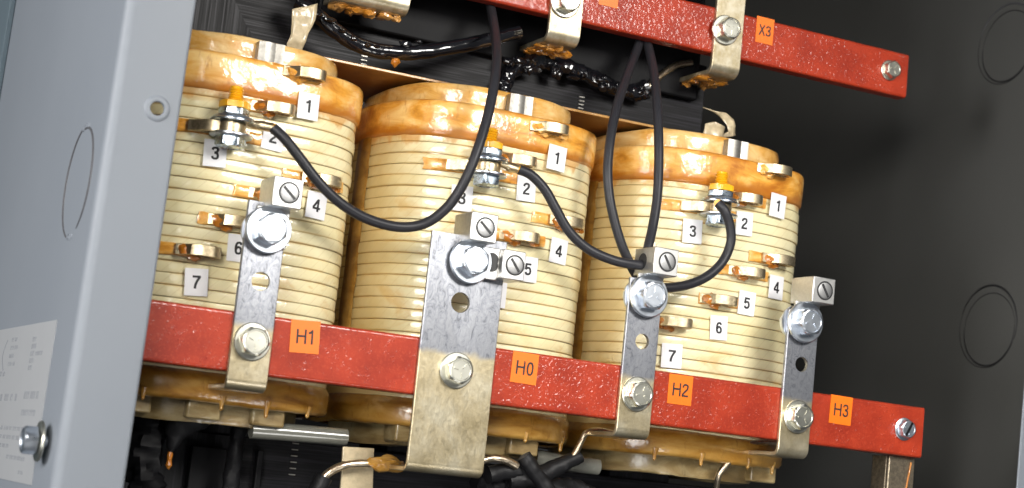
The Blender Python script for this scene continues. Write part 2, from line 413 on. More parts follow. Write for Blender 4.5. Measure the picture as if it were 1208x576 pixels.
def tap_strip(bm, x, z, zh=.95, r=.68, L=2.3, y0=None):
    """hairpin of flat strip: both legs along the face, closed round end to the right"""
    p, nn = surf(x)
    tx = Vector((-nn.y, nn.x)); tx = tx if tx.x > 0 else -tx
    path = []
    base = p
    gap = .18
    def P(a, b): return Vector((base.x+tx.x*a+nn.x*b, base.y+tx.y*a+nn.y*b))
    path.append(P(-L-.5, .05)); path.append(P(-L, .25)); path.append(P(-L*.72, gap+2*r*.75)); path.append(P(-L*.4, gap+2*r))
    for k in range(9):
        t = PI/2-PI*k/8
        path.append(P(r*math.cos(t)*1.05, gap+r+r*math.sin(t)))
    path.append(P(-L*.5, gap)); path.append(P(-L, gap*.4))
    w = .17; n = len(path); outer = []; inner = []
    for i in range(n):
        t = (path[min(i+1, n-1)]-path[max(i-1, 0)]).normalized(); q = Vector((-t.y, t.x))
        outer.append(path[i]+q*w); inner.append(path[i]-q*w)
    sec = []
    for a, b in zip(outer, inner):
        sec.append([(a.x, a.y, z-zh/2+.05), (a.x, a.y, z+zh/2-.05), ((a.x*.8+b.x*.2), (a.y*.8+b.y*.2), z+zh/2), ((a.x*.2+b.x*.8), (a.y*.2+b.y*.8), z+zh/2), (b.x, b.y, z+zh/2-.05), (b.x, b.y, z-zh/2+.05), ((a.x*.2+b.x*.8), (a.y*.2+b.y*.8), z-zh/2), ((a.x*.8+b.x*.2), (a.y*.8+b.y*.2), z-zh/2)])
    rings(bm, sec)
def patch(bm, x0, x1, z0, z1, off, tilt=0.0, nx=14, nz=4, thick=.1, ragged=0.0, seed=0, puff=0.0):
    xm, zm = (x0+x1)/2, (z0+z1)/2
    def P(i, j, o_):
        a = x0+(x1-x0)*i/nx; c = z0+(z1-z0)*j/nz
        if ragged:
            e = ragged*mnoise.noise(Vector((seed, c*1.3, i*.2))); a += e*(1 if i in (0, nx) else 0)
            c += ragged*.5*mnoise.noise(Vector((a*1.1, seed, j)))*(1 if j in (0, nz) else .3)
        da, dc = a-xm, c-zm
        a, c = xm+da*math.cos(tilt)-dc*math.sin(tilt), zm+da*math.sin(tilt)+dc*math.cos(tilt)
        bl = puff*math.sin(PI*i/nx)**.5*math.sin(PI*j/nz)**.5 if 0 < i < nx and 0 < j < nz else 0
        p, _ = surf(a, o_+(bl if o_ == off else 0)); return (p.x, p.y, c)
    A = [[bm.verts.new(P(i, j, off)) for j in range(nz+1)] for i in range(nx+1)]
    B = [[bm.verts.new(P(i, j, off-thick)) for j in range(nz+1)] for i in range(nx+1)]
    for i in range(nx):
        for j in range(nz):
            bm.faces.new((A[i][j], A[i+1][j], A[i+1][j+1], A[i][j+1])); bm.faces.new((B[i][j], B[i][j+1], B[i+1][j+1], B[i+1][j]))
    for i in range(nx):
        bm.faces.new((A[i][0], B[i][0], B[i+1][0], A[i+1][0])); bm.faces.new((A[i][nz], A[i+1][nz], B[i+1][nz], B[i][nz]))
    for j in range(nz):
        bm.faces.new((A[0][j], A[0][j+1], B[0][j+1], B[0][j])); bm.faces.new((A[nx][j], B[nx][j], B[nx][j+1], A[nx][j+1]))

def make_coil(ci, label, taps, bolt, labels, stick_x):
    cx = CXS[ci]
    root = thing('transformer_coil', label, 'coil', (cx, CY, 0), 'three transformer coils side by side')
    rnd = random.Random(11+ci)
    # wound strip
    bm = NB(); uvl = bm.loops.layers.uv.new('UVMap')
    prof = []; tj = [(rnd.uniform(-.06, .06), rnd.uniform(-.03, .03), rnd.uniform(0, 90)) for _ in range(NT)]
    for t in range(NT):
        z = TZ0+t*TPITCH
        for o_, dz in ((-.10, .012), (-.015, .045), (.01, .14), (.018, .5), (.01, .88), (-.015, .98), (-.10, 1.018)): prof.append((o_, z+dz))
    def jit(x, y, nx, ny, s_, i, o_, z):
        t = i//7; a, b, ph = tj[t]
        wv = .03*mnoise.noise(Vector((s_*.16, ph, 0)))+.03*mnoise.noise(Vector((s_*.6, ph, 3)))
        return o_+a+wv+.05*mnoise.noise(Vector((s_*.25, z*.5, ci*7))), z+b*.7+.035*mnoise.noise(Vector((s_*.09, ph, 5)))
    skin(bm, prof, OUT, jit, uvl)
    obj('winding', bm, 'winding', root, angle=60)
    # amber wrapped bands
    bm = NB()
    pb = [(.0, 23.9), (.14, 24.0), (.22, 24.15), (.26, 24.6), (.27, 25.2), (.28, 25.9), (.27, 26.6), (.24, 27.05), (.14, 27.24), (-.1, 27.32), (-.9, 27.28), (-1.3, 27.1)]
    def jb(x, y, nx, ny, s_, i, o_, z):
        dz = .16*mnoise.noise(Vector((s_*.15, ci*5, 1)))+.07*mnoise.noise(Vector((s_*.9, ci*5, 2)))
        w = 1 if i < 4 else .6 if i > 5 else .2
        return o_+.09*mnoise.noise(Vector((s_*.12, z*.25, ci*3)))+.02*mnoise.noise(Vector((s_*.7, z*1.5, ci))), z+dz*w
    skin(bm, pb, OUT, jb); obj('top_band', bm, 'amber', root, angle=75)
    bm = NB(); O2 = outline(CA-2.0, CB-2.0, 2.9, 160)
    skin(bm, [(.0, 25), (.05, 28.2), (.12, 28.9), (.02, 29.45), (-.3, 29.6), (-.9, 29.55), (-1.3, 29.2), (-1.3, 25)], O2, lambda x, y, nx, ny, s_, i, o_, z: (o_+.06*mnoise.noise(Vector((s_*.15, z*.6, ci))), z+(.16*mnoise.noise(Vector((s_*.2, ci, 4))) if i > 1 and i < 7 else 0)))
    obj('inner_ring', bm, 'ring', root, angle=75)
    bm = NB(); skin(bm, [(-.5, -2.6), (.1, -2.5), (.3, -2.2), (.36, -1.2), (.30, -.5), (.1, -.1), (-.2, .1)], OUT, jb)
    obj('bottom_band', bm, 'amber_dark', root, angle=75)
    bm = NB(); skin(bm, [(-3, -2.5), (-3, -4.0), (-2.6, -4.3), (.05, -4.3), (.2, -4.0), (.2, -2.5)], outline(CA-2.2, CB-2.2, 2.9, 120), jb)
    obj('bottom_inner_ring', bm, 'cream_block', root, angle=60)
    # spacer blocks between bottom rings
    for bx in ((-7.4, -1.6, 4.2), (-6.6, 4.6), (7.2,))[ci]:
        p, _ = surf(bx, -1.1); bm = NB(); box(bm, bx-1.5, bx+1.5, p.y, p.y+3, -4.0, -2.2); obj('spacer_block', bm, 'cream_block', root, bevel=.2)
    # extruded aluminium duct stick between band and ring
    bm = NB(); p, _ = surf(.6, -1.15); px = stick_x
    sec = []
    for k in range(13):
        a = -1.15+2.3*k/12; b = -.16*abs(math.sin(k/12*PI*1.5))
        sec.append((px+a, p.y+b-.1))
    sec += [(px+1.15, p.y+.8), (px-1.15, p.y+.8)]
    rings(bm, [[(x, y, 25.0) for x, y in sec], [(x, y, 29.25) for x, y in sec]]); obj('duct_stick', bm, 'alu', root, angle=25)
    # amber insulation strip down the left flank
    if ci > 0:
        bm = NB(); n = 30; zb = 5.2 if ci == 2 else 2.0; A = []; B = []
        for k in range(n+1):
            z = zb+(25-zb)*k/n; w = 1.5+.25*mnoise.noise(Vector((z*.6, ci, 0))); yc = -2.6+.15*mnoise.noise(Vector((z*.4, ci, 9)))
            def sp(y, o_):
                x = -CA*(1-abs(y/CB)**CN)**(1/CN); return (x-o_, y, z)
            A.append([sp(yc-w, .02), sp(yc-w+.15, .14), sp(yc, .16), sp(yc+w-.15, .14), sp(yc+w, .02)])
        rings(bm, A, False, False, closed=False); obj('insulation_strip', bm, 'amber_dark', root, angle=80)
    # taps: taped start on the winding, then the bare hairpin
    for num, (xw, z) in taps:
        x = xw-cx+.5
        bm = NB(); tap_strip(bm, x-.25, z); tp = obj('tap_strip', bm, 'tap', root, angle=28)
        bm = NB(); patch(bm, x-(4.2 if (ci, num) != (2, 6) else 3.2)+rnd.uniform(-.4, .3), x-1.5, z-.54, z+.5, .17, ragged=.13, seed=num+ci*9, thick=.16, puff=.08)
        obj('tap_tape', bm, 'tape', root, angle=80)
        if (ci, num) in ((2, 6), (2, 2), (1, 5), (1, 1), (0, 4), (2, 5)):
            bm = NB(); patch(bm, x-.3, x+1.7, z-.5, z+.48, .16, ragged=.12, seed=num+ci*9+70, thick=.15, puff=.07); obj('tap_tape', bm, 'tape', root, angle=80)
        bm = NB()
        q, nn = surf(x-2.1, .55); blob(bm, (q.x, q.y, z-.1), .75, .5, .55, num+ci, .6)
        q, nn = surf(x-1.5, .4); blob(bm, (q.x, q.y, z-.55), .55, .4, .35, num+ci+3, .6)
        if rnd.random() < .6:
            q, nn = surf(x+.25, .8); blob(bm, (q.x, q.y, z-.5), .5, .4, .3, num+ci+9, .5)
        obj('tap_varnish', bm, 'amber', root)
    # the tap that carries the bolt
    bx, bz = bolt[0]-cx, bolt[1]
    bm = NB(); p, _ = surf(bx); by = p.y-1.55
    lathe(bm, (bx, by, bz), [(1.05, -.5), (1.18, -.42), (1.2, 0), (1.18, .42), (1.05, .5)], 32)
    tap_strip(bm, bx-.2, bz, 1.0, .75, 2.6); obj('tap_strip', bm, 'tap', root, angle=40)
    bm = NB(); patch(bm, bx-5.0, bx-1.5, bz-.6, bz+.5, .17, ragged=.13, seed=ci*9+40, thick=.16, puff=.08); obj('tap_tape', bm, 'tape', root, angle=80)
    bm = NB(); patch(bm, bx+1.2, bx+3.9, bz-.75, bz+.3, .15, ragged=.12, seed=ci*9+50, thick=.14, puff=.06); obj('tap_tape', bm, 'tape', root, angle=80)
    # paper number labels
    for num, (xw, z), tilt in labels:
        x = xw-cx; w, h = .97, 1.17; lo = .50 if num == '1' else .27
        bm = NB(); patch(bm, x-w, x+w, z-h, z+h, lo, tilt, nx=10, nz=6, thick=.05); st = obj('number_label', bm, 'sticker', root, smooth=True)
        t = text_pts(num, 1.12, .17)
        for v in t.verts:
            a, b = v.co.x*1.08, v.co.y
            a, b = a*math.cos(tilt)-b*math.sin(tilt), a*math.sin(tilt)+b*math.cos(tilt)
            q, _ = surf(x+a, lo+.02+v.co.z); v.co = Vector((q.x, q.y, z+b))
        obj('numeral', t, 'ink', st, smooth=False)
    # resin drips along the bottom
    for k in range(4):
        x = (-6.5, -1.2, 4.3, 8.2)[k]+rnd.uniform(-1, 1); p, _ = surf(x, .05); l = rnd.uniform(.2, .8)
        bm = NB(); lathe(bm, (x, p.y, -2.25), [(.42, .35), (.36, .05), (.22, -.1-l*.4), (.17, -.1-l*.8), (.19, -.15-l), (.06, -.3-l)], 12)
        obj('resin_drip', bm, 'amber_dark', root)
    return root, (cx+bx, CY+by, bz)

c1, b1 = make_coil(0, 'cream wound coil at the left, half hidden behind the grey enclosure flange', [(1, (-55.7, 26.75)), (2, (-58.12, 23.2)), (4, tuple(at(388, 213, Y=4).xz)), (5, tuple(at(332, 231, Y=3.5).xz)), (6, (-60.62, 12.86)), (7, (-63.01, 9.94))],
    (-62.54, 20.6), [('1', (-55.69, 24.01), .02), ('2', (-58.41, 20.78), -.06), ('3', (-63.31, 18.49), .05), ('4', (-53.69, 15.57), -.03), ('6', (-60.30, 10.73), .03), ('7', (-63.5, 7.34), .08)], .35)
c2, b2 = make_coil(1, 'cream wound coil in the middle, behind the wide bus strap', [(1, (-31.43, 26.29)), (2, (-34.4, 22.72)), (4, (-28.7, 17.92)), (5, (-33.35, 15.76)), (6, (-36.6, 12.6))],
    (-38.4, 21.35), [('1', (-30.96, 23.71), -.05), ('2', (-33.7, 20.34), .04), ('3', (-39.91, 18.44), .02), ('4', (-29.55, 15.16), -.04), ('5', (-32.68, 12.95), .02), ('6', (-35.6, 10.2), .0)], .55)
c3, b3 = make_coil(2, 'cream wound coil at the right with four bare taps in a falling row', [(1, (-6.19, 26.69)), (2, (-9.37, 23.26)), (4, (-4.82, 17.88)), (5, (-8.36, 16.1)), (6, (-11.29, 12.93)), (7, (-15.83, 10.17))],
    (-13.45, 21.6), [('1', (-5.93, 23.26), -.05), ('2', (-9.62, 20.88), .03), ('3', (-15.26, 19.24), .04), ('4', (-5.03, 15.21), .0), ('5', (-8.54, 13.12), -.03), ('6', (-11.51, 10.3), .05), ('7', (-16.18, 6.98), .03)], .3)

# ------------------------------------------------------------------ tap bolts (nut side up, painted yellow)
def tap_bolt(loc, label):
    r = thing('tap_bolt', label, 'bolt', loc, 'tap bolts with yellow paint')
    bm = NB(); hexhead(bm, (0, 0, -.82), 1.02, -1.0, 'z', .3); obj('bolt_head', bm, 'blue_zinc', r, angle=25)
    bm = NB(); lathe(bm, (0, 0, -.82), [(.55, 0), (1.55, 0), (1.62, .08), (1.62, .2), (1.55, .28), (.55, .3)], 40); obj('washer', bm, 'zinc', r)
    bm = NB(); lathe(bm, (0, 0, .53), [(.55, 0), (1.62, 0), (1.7, .08), (1.7, .18), (1.62, .27), (.55, .27)], 40); obj('washer', bm, 'blue_zinc', r)
    bm = NB(); lathe(bm, (.06, 0, .82), [(.55, 0), (1.45, 0), (1.55, .1), (1.5, .22), (1.05, .42), (.55, .44)], 40); obj('washer', bm, 'zinc', r)
    bm = NB(); hexhead(bm, (0, 0, 1.27), 1.02, .62, 'z', .3); nut = obj('nut', bm, 'blue_zinc', r, angle=25)
    bm = NB(); hexhead(bm, (0, 0, 1.88), 1.035, .68, 'z', .3); blob(bm, (.1, -.3, 2.5), .7, .6, .25, 3, .5); obj('yellow_paint', bm, 'yellow', nut, angle=25)
    bm = NB(); pr = [(.5, 2.3)]
    for k in range(5): pr += [(.58, 2.62+k*.25), (.47, 2.745+k*.25)]
    pr += [(.5, 3.9), (.4, 3.98)]
    lathe(bm, (0, 0, 0), pr, 24); obj('threaded_end', bm, 'yellow', r, angle=20)
    return r
tbL = ['tap bolt on the left coil, its jumper wire hanging down to the right', 'tap bolt on the middle coil just right of the hanging black wire', 'tap bolt on the right coil with its wire looping down to H2']
tb = tap_bolt(b1, tbL[0]); tb.scale = (1.14, 1.14, .92)
for loc, lb in ((b2, tbL[1]), (b3, tbL[2])):
    r = tb.copy(); COL.objects.link(r); r.location = Vector(loc)*S; r['label'] = lb; r.rotation_euler.z = .35
    for ch in tb.children:
        c = ch.copy(); COL.objects.link(c); c.parent = r
        for g_ in ch.children:
            d = g_.copy(); COL.objects.link(d); d.parent = c

# ------------------------------------------------------------------ bus bars
def bar_bm(x0, x1, y0, y1, z0, z1, seed):
    bm = NB(); n = 90; loops = []
    for k in range(n+1):
        x = x0+(x1-x0)*k/n
        e = lambda i: .035*mnoise.noise(Vector((x*.5, seed+i*5, 0)))
        b = .27; lp = []
        # rounded corners with a short run of flat beside each, so the shading bends only at the edge
        for cy_, cz_, a0, i0 in ((y0+b, z0+b, 270, 0), (y0+b, z1-b, 180, 1), (y1-b, z1-b, 90, 2), (y1-b, z0+b, 0, 3)):
            e0 = e(i0); arcp = []
            for q in range(5):
                a_ = math.radians(a0-90*q/4); arcp.append((x, cy_+b*math.cos(a_), cz_+b*math.sin(a_)+e0*.8))
            f0 = arcp[0]; f1 = arcp[-1]
            lp.append((x, f0[1]+math.cos(math.radians(a0+90))*.06, f0[2]+math.sin(math.radians(a0+90))*.06)); lp += arcp
            lp.append((x, f1[1]+math.cos(math.radians(a0-180))*.06, f1[2]+math.sin(math.radians(a0-180))*.06))
        loops.append(lp)
    rings(bm, loops); return bm
def flat_label(parent, name, c, w, h, y, tilt, text, size, hue='orange', shift=(0, 0)):
    R_ = Matrix.Rotation(tilt, 3, 'Y')
    bm = NB(); vs = box(bm, -w/2, w/2, -.03, 0, -h/2, h/2)
    for v in vs: v.co = Vector((c[0], y, c[1]))+R_ @ v.co
    o = obj(name, bm, hue, parent, smooth=False)
    t = text_pts(text, size, .14)
    for v in t.verts: v.co = Vector((c[0], y-.040-v.co.z, c[1]))+R_ @ Vector((v.co.x+shift[0], 0, v.co.y+shift[1]))
    obj('lettering', t, 'ink', o, smooth=False)
    return o
lb = thing('insulating_bar', 'lower red insulating bar in front of the coils, marked H1 H0 H2 H3', 'insulating bar', (0, 0, 0), 'red insulating bars')
obj('bar', bar_bm(-73.8, 10.45, 0, 2.3, 0, 5.0, 1), 'red', lb, angle=62)
for (u, v), tx, tl in (((359.5, 397.5), 'H1', -.05), ((618.5, 434.5), 'H0', .02), ((802, 460), 'H2', .0), ((991.5, 484), 'H3', .02)):
    p = at(u, v, Y=0); flat_label(lb, 'terminal_label', (p.x, p.z), 2.6, 2.75, -.045, tl, tx, 1.22)
def bolt_front(parent, x, y, z, wr, hr, hh, mat='zinc', rot=0.0, wt=.3, slot=None, name='bolt'):
    """hex bolt facing the viewer: head mesh with washer child"""
    bm = NB(); hexhead(bm, (x, y-wt, z), hr, hh, '-y', rot)
    for k in range(3):                                   # raised grade marks on the head
        a = rot+k*2*PI/3+.5
        mt = Matrix.Translation((x, y-wt-hh*.93, z)) @ Matrix.Rotation(-a, 4, 'Y')
        box(bm, hr*.22, hr*.62, -.07, .02, -.06, .06, mt)
    hd = obj(name, bm, mat, parent, angle=25)
    if slot is not None:
        bm = NB(); mt = Matrix.Translation((x, y-wt-hh, z)) @ Matrix.Rotation(-slot, 4, 'Y'); box(bm, -hr*.95, hr*.95, -.02, .1, -.13, .13, mt); obj('slot', bm, 'black', hd, smooth=False)
    bm = NB(); lathe(bm, (x, y, z), [(.4, .0), (wr*.97, 0), (wr, .07), (wr, wt*.75), (wr*.95, wt), (hr*.8, wt+.02)], 48, '-y'); obj('washer', bm, mat, hd)
    return hd
p = at(1069, 506.5, Y=-.4); bolt_front(lb, p.x, 0, p.z, 1.12, .82, .75, 'zinc', .2, .16, slot=1.1)
UY, UZ0, UZ1 = 10.0, 38.72, 43.5
ub = thing('insulating_bar', 'upper red insulating bar at the top edge, marked X3', 'insulating bar', (0, UY, UZ0), 'red insulating bars')
obj('bar', bar_bm(-73.8, 13.05, 0, 1.7, 0, UZ1-UZ0, 3), 'red', ub, angle=62)
for (u, v), tx in (((901.8, 36.5), 'X3'), ((718.5, -8), 'X2')):
    p = at(u, v, Y=UY); flat_label(ub, 'terminal_label', (p.x, p.z-UZ0), 2.15, 2.75, -.045, .0, tx, 1.12)
p = at(1051.5, 82.5, Y=UY-.4); bolt_front(ub, p.x, 0, p.z-UZ0, 1.1, .85, .8, 'zinc_gold', .5, .2)

# ------------------------------------------------------------------ terminal straps
def strap_bm(w, zt, zb, th=.42, back=6.0, rad=1.0, lip=0.0, front=0.0):
    """flat bar: down in front of the insulating bar, bent round and run back underneath"""
    pts = [(front, zt), (front, zb+rad)]
    for k in range(1, 8):
        a = PI/2*k/8; pts.append((front+rad*(1-math.cos(a)), zb+rad*(1-math.sin(a))))
    pts += [(front+rad, zb), (front+back, zb+.0)]
    N = len(pts); loops = []
    for i, (y, z) in enumerate(pts):
        a = Vector(pts[min(i+1, N-1)])-Vector(pts[max(i-1, 0)]); a.normalize(); q = Vector((-a.y, a.x))     # towards the bar
        y2, z2 = y+q[0]*th, z+q[1]*th
        b = .07
        loops.append([(-w/2+b, y, z), (w/2-b, y, z), (w/2, y+q[0]*b, z+q[1]*b), (w/2, y2-q[0]*b, z2-q[1]*b), (w/2-b, y2, z2), (-w/2+b, y2, z2), (-w/2, y2-q[0]*b, z2-q[1]*b), (-w/2, y+q[0]*b, z+q[1]*b)])
    bm = NB(); rings(bm, loops); return bm
def lug_block(parent, x, z, y0=-2.15, y1=1.5, w=2.55, h=2.5, slot=.75, hole=False, tongue=None):
    bm = NB(); box(bm, x-w/2, x+w/2, y0, y1, z-h/2, z+h/2); 
    o = obj('lug', bm, 'lug', parent, bevel=.09, seg=2)
    bm = NB(); lathe(bm, (x+.1, y0, z), [(.92, .004), (.92, .03), (.80, .032), (.80, .01)], 36, '-y'); obj('screw_socket', bm, 'groove_dark', o)
    bm = NB(); lathe(bm, (x+.1, y0, z), [(.78, .004), (.76, .05), (.6, .08), (.1, .085)], 36, '-y'); s_ = obj('set_screw', bm, 'screw_face', o)
    bm = NB(); mt = Matrix.Translation((x+.1, y0-.09, z)) @ Matrix.Rotation(slot, 4, 'Y'); box(bm, -.70, .70, -.015, .05, -.12, .12, mt); obj('screw_slot', bm, 'groove_dark', o, smooth=False)
    if hole: bm = NB(); lathe(bm, (x-w/2, (y0+y1)/2+.3, z), [(.75, -.004), (.75, .02), (.6, .021)], 32, '-x'); obj('wire_hole', bm, 'groove_dark', o)
    if tongue:
        bm = NB(); box(bm, *tongue); obj('lug_tongue', bm, 'lug', o, bevel=.08)
    return o
def h_strap(label, xc, w, zt, zb, lowb, topb, hole, lug, hr, rot, shear=0.0, back=6):
    r = thing('terminal_strap', label, 'terminal strap', (xc, -.44, 0), 'upright terminal straps on the lower red bar')
    st = obj('strap', strap_bm(w, zt, zb, back=back, rad=.9), 'strap', r, angle=30)
    cut(st, [((hole[0]-xc, .2, hole[1]), '-y', hr, 1.5)])
    bolt_front(r, lowb[0]-xc, 0, lowb[1], 1.58, 1.1, .95, 'zinc_gold', rot, .28)
    b = bolt_front(r, topb[0]-xc, -.34, topb[1], 2.0, 1.22, 1.0, 'zinc', rot+.25, .36)
    bm = NB(); lathe(bm, (topb[0]-xc-.35, .42, topb[1]-.1), [(.5, 0), (1.7, 0), (1.7, .25), (.5, .25)], 36, 'y'); hexhead(bm, (topb[0]-xc-.3, .67, topb[1]-.1), 1.2, 1.0, 'y', .2); obj('back_nut', bm, 'zinc', r, angle=25)
    lx, lz = lug[0]-xc, lug[1]
    lug_block(r, lx, lz, hole='H2' in label, slot=.72 if rot < .5 else 1.0, tongue=(min(lx, topb[0]-xc)-1.15, max(lx, topb[0]-xc)+1.0, -.32, -.01, topb[1]-1.4, lz-1.1))
    return r
f = lambda u, v, y=-.5: (lambda p: (p.x, p.z))(at(u, v, Y=y))
s1 = h_strap('narrow terminal strap beside the orange H1 label', -59.68, 3.5, 14.25, -1.45, f(299, 403, -.9), f(318, 271, -1.2), f(308, 332), f(339.5, 227.5, -2.5), .8, .1)
s0 = h_strap('wide terminal strap left of the orange H0 label, with two lugs', -41.05, 7.25, 14.3, -6.55, f(540, 437, -.9), f(557, 308, -1.2), f(543.5, 357), f(571, 268.5, -2.5), .9, .3, back=5)
s2 = h_strap('narrow terminal strap left of the orange H2 label', -22.85, 3.5, 13.1, -1.5, f(753.5, 465, -.9), f(767, 349, -1.2), f(758, 403), f(785.5, 309, -2.5), .72, .8)
s3 = h_strap('rightmost terminal strap, left of the orange H3 label', -5.15, 3.5, 12.55, -1.5, f(943.5, 492, -.9), f(952, 380, -1.2), f(946, 430), f(971.5, 343, -2.5), .72, .6)
# second lug of H0, turned sideways
q = f(606, 313, -1.9); qx, qz = q[0]+41.05, q[1]
lug_block(s0, qx, qz, y0=-1.5, y1=1.3, w=2.2, h=2.6, slot=.9, tongue=(qx-4.4, qx-1.05, -.66, -.34, qz-1.5, qz+1.35))
bm = NB(); lathe(bm, (qx-1.75, -.67, qz+.05), [(.55, .0), (.55, .02), (.4, .021)], 28, '-y', rf=lambda t, r: r*(1+.55*abs(math.sin(t)))); obj('tongue_hole', bm, 'groove_dark', s0)

def x_strap(label, xc, w, zb, bolt, back):
    r = thing('terminal_strap', label, 'terminal strap', (xc, UY-.44, 0), 'terminal straps on the upper red bar')
    obj('strap', strap_bm(w, 52, zb, th=.5, back=back, rad=1.1), 'gold_strap', r, angle=30)
    if bolt: bolt_front(r, bolt[0]-xc, 0, bolt[1], 1.55, 1.06, 1.2, 'zinc_gold', .2, .28)
    bm = NB(); rn = random.Random(int(xc))
    for k in range(16): blob(bm, (rn.uniform(-w/2, w/2), rn.uniform(1.5, back-.3), zb-.12), rn.uniform(.35, .9), rn.uniform(.4, 1.0), rn.uniform(.15, .45), k, .5)
    obj('resin_crust', bm, 'amber', r)
    return r
x3 = x_strap('terminal strap left of the X3 label on the upper red bar', -10.15, 3.35, 36.55, f(857.5, 35, UY-.9), 7)
x2 = x_strap('bent terminal strap at the top centre holding the black cable end', -28.85, 3.5, 36.1, f(668, 2, UY-.9), 7.5)
x1 = x_strap('terminal strap at the top left, only its bent foot in view', -48.9, 7.4, 35.5, None, 3.2)

# ------------------------------------------------------------------ jumper wires
def wire(label, pts, name='jumper_wire', r=.455, mat='wire', group='black jumper wires', cat='wire', wob=0.0):
    P = [at(u, v, Y=y) for u, v, y in pts]; o_ = P[0].copy()
    root = thing(name, label, cat, o_, group)
    bm = NB(); tube(bm, [p_-o_ for p_ in P], r, 16, 10, wob); obj('insulation', bm, mat, root)
    return root, o_, [p_-o_ for p_ in P]
def crimp(root, o_, start, boltc, name='ring_terminal'):
    """ring under the nut, barrel, a little bare yellowish strand before the insulation"""
    c = Vector(boltc)+Vector((0, 0, .78))-o_
    bm = NB(); d = (start-c); 
    tube(bm, [c+d.normalized()*1.35, c+d*.55, c+d*.8, start+d*.02], lambda t: .42 if t > .45 else .30+.1*t, 14, 4, .12)
    lathe(bm, c, [(.6, -.02), (1.35, -.02), (1.35, .14), (.6, .14)], 30); obj(name, bm, 'tap', root)
    bm = NB(); tube(bm, [start-d*.10, start+d*.05], .40, 12, 2, .1); obj('bare_strand', bm, 'yellow', root)
root, o_, P = wire('jumper wire sagging from the left coil bolt and rising past the middle coil', [(322, 151, 1.6), (336, 164, 1.2), (352, 184, .9), (375, 214, .7), (402, 240, .7), (435, 259, .9), (472, 268, 1.0), (503, 263, .8), (530, 242, .2), (550, 210, -.3), (565, 172, -.3), (577, 130, .6), (584, 92, 2.2), (586, 62, 5.0), (583, 32, 9.0), (577, 0, 12.4), (570, -25, 12.6)])
crimp(root, o_, P[0], b1)
root, o_, P = wire('jumper wire from the middle coil bolt down to the H2 lug', [(612, 200, 1.6), (627, 207, 1.3), (643, 224, 1.0), (656, 247, .8), (672, 274, .6), (694, 294, .3), (720, 306, -.2), (740, 311, -.4), (756, 313, -.4), (764, 313, -.4)])
crimp(root, o_, P[0], b2)
root, o_, P = wire('jumper wire looping from the right coil bolt to the back of the H2 strap', [(847, 240, 1.3), (855, 249, .9), (861, 266, .9), (862, 286, 1.0), (853, 308, 1.1), (836, 325, 1.1), (815, 335, 1.0), (795, 339, .8), (775, 340, .7)])
crimp(root, o_, P[0], b3)
wire('left wire of the pair hanging from behind the upper bar', [(757, 42, 12.4), (751, 60, 11.4), (741, 86, 8.0), (729, 122, 4.4), (721, 158, 2.6), (717, 198, 1.8), (719, 232, 1.5), (726, 265, 1.3), (735, 293, 1.2), (746, 317, 1.3), (752, 326, 1.4)])
wire('right wire of the pair hanging from behind the upper bar into the H2 lug', [(761, 40, 12.4), (765, 56, 11.4), (771, 84, 8.0), (775, 120, 4.4), (777, 160, 2.6), (777, 200, 1.8), (775, 236, 1.3), (770, 268, .8), (765, 290, .2), (762, 302, .0)])

# ------------------------------------------------------------------ iron core
YF = 16.8
core = thing('iron_core', 'black lacquered laminated iron core behind the coils', 'transformer core', (0, YF, -14))
def rel(bm):
    for v in bm.verts: v.co -= Vector((0, YF, -14))
    return bm
bm = NB(); box(bm, -68.5, -8.0, YF, YF+8, 30.5, 39.2); obj('top_yoke', rel(bm), 'core_h', core, bevel=.1)
bm = NB(); box(bm, -68.5, -1.6, YF, YF+8, -14.5, -4.9); obj('bottom_yoke', rel(bm), 'core_h', core, bevel=.1)
for cx in CXS:
    bm = NB(); box(bm, cx-4.4, min(cx+4.4, -8.0), YF+.3, YF+7.7, -4.9, 30.5); obj('core_leg', rel(bm), 'core_v', core)
def plate(pts, y0, y1):
    bm = NB(); rings(bm, [[(x, y0, z) for x, z in pts], [(x, y1, z) for x, z in pts]]); return bm
obj('leg_mitre', rel(plate([(-68.4, 30.45), (-56.2, 30.45), (-58.6, 33.2), (-62.5, 39.1), (-68.4, 39.1)], YF-.12, YF+.1)), 'core_v', core, smooth=False)
obj('leg_mitre', rel(plate([(-64.9, -14.4), (-54.6, -14.4), (-54.6, -5.0), (-64.9, -5.0)], YF-.12, YF+.1)), 'core_v', core, smooth=False)
bm = NB(); box(bm, -52.6, -52.0, YF-.9, YF, -14, -6); box(bm, -58.9, -55.6, YF-1.2, YF, -14.4, -6.2); obj('core_gap_strip', rel(bm), 'black', core, bevel=.1)  # black strips added to stand in for dark gaps at the bottom yoke
# weld ticks on the yoke
for u, v0, v1, n in ((430, 62, 76, 4), (686, 115, 128, 4), (352, 494, 560, 10)):
    for k in range(n):
        v = v0+(v1-v0)*k/(n-1); uu = u-(v-v0)*.12 - (0 if u != 352 else 0); p_ = at(uu, v, Y=YF-.02); bm = NB(); box(bm, p_.x-.3, p_.x+.3, YF-.17, YF+.02, p_.z-.05, p_.z+.05); obj('weld_mark', rel(bm), 'alu', core, smooth=False)
cl = thing('core_clamp_channel', 'black steel clamp channel along the top of the core behind the upper red bar', 'clamp', (0, YF, 35.0))
bm = NB(); box(bm, -52, -9.5, -1.1, -.05, 0, 13); obj('channel_web', bm, 'black', cl, bevel=.2)
# insulation board lying under the top yoke
bm = NB(); box(bm, -71, -14.2, 11.4, 26, 30.12, 30.38); tag(obj('insulation_board', bm, 'board', bevel=.05), 'thin amber insulation board lying on top of the coils under the yoke', 'board')

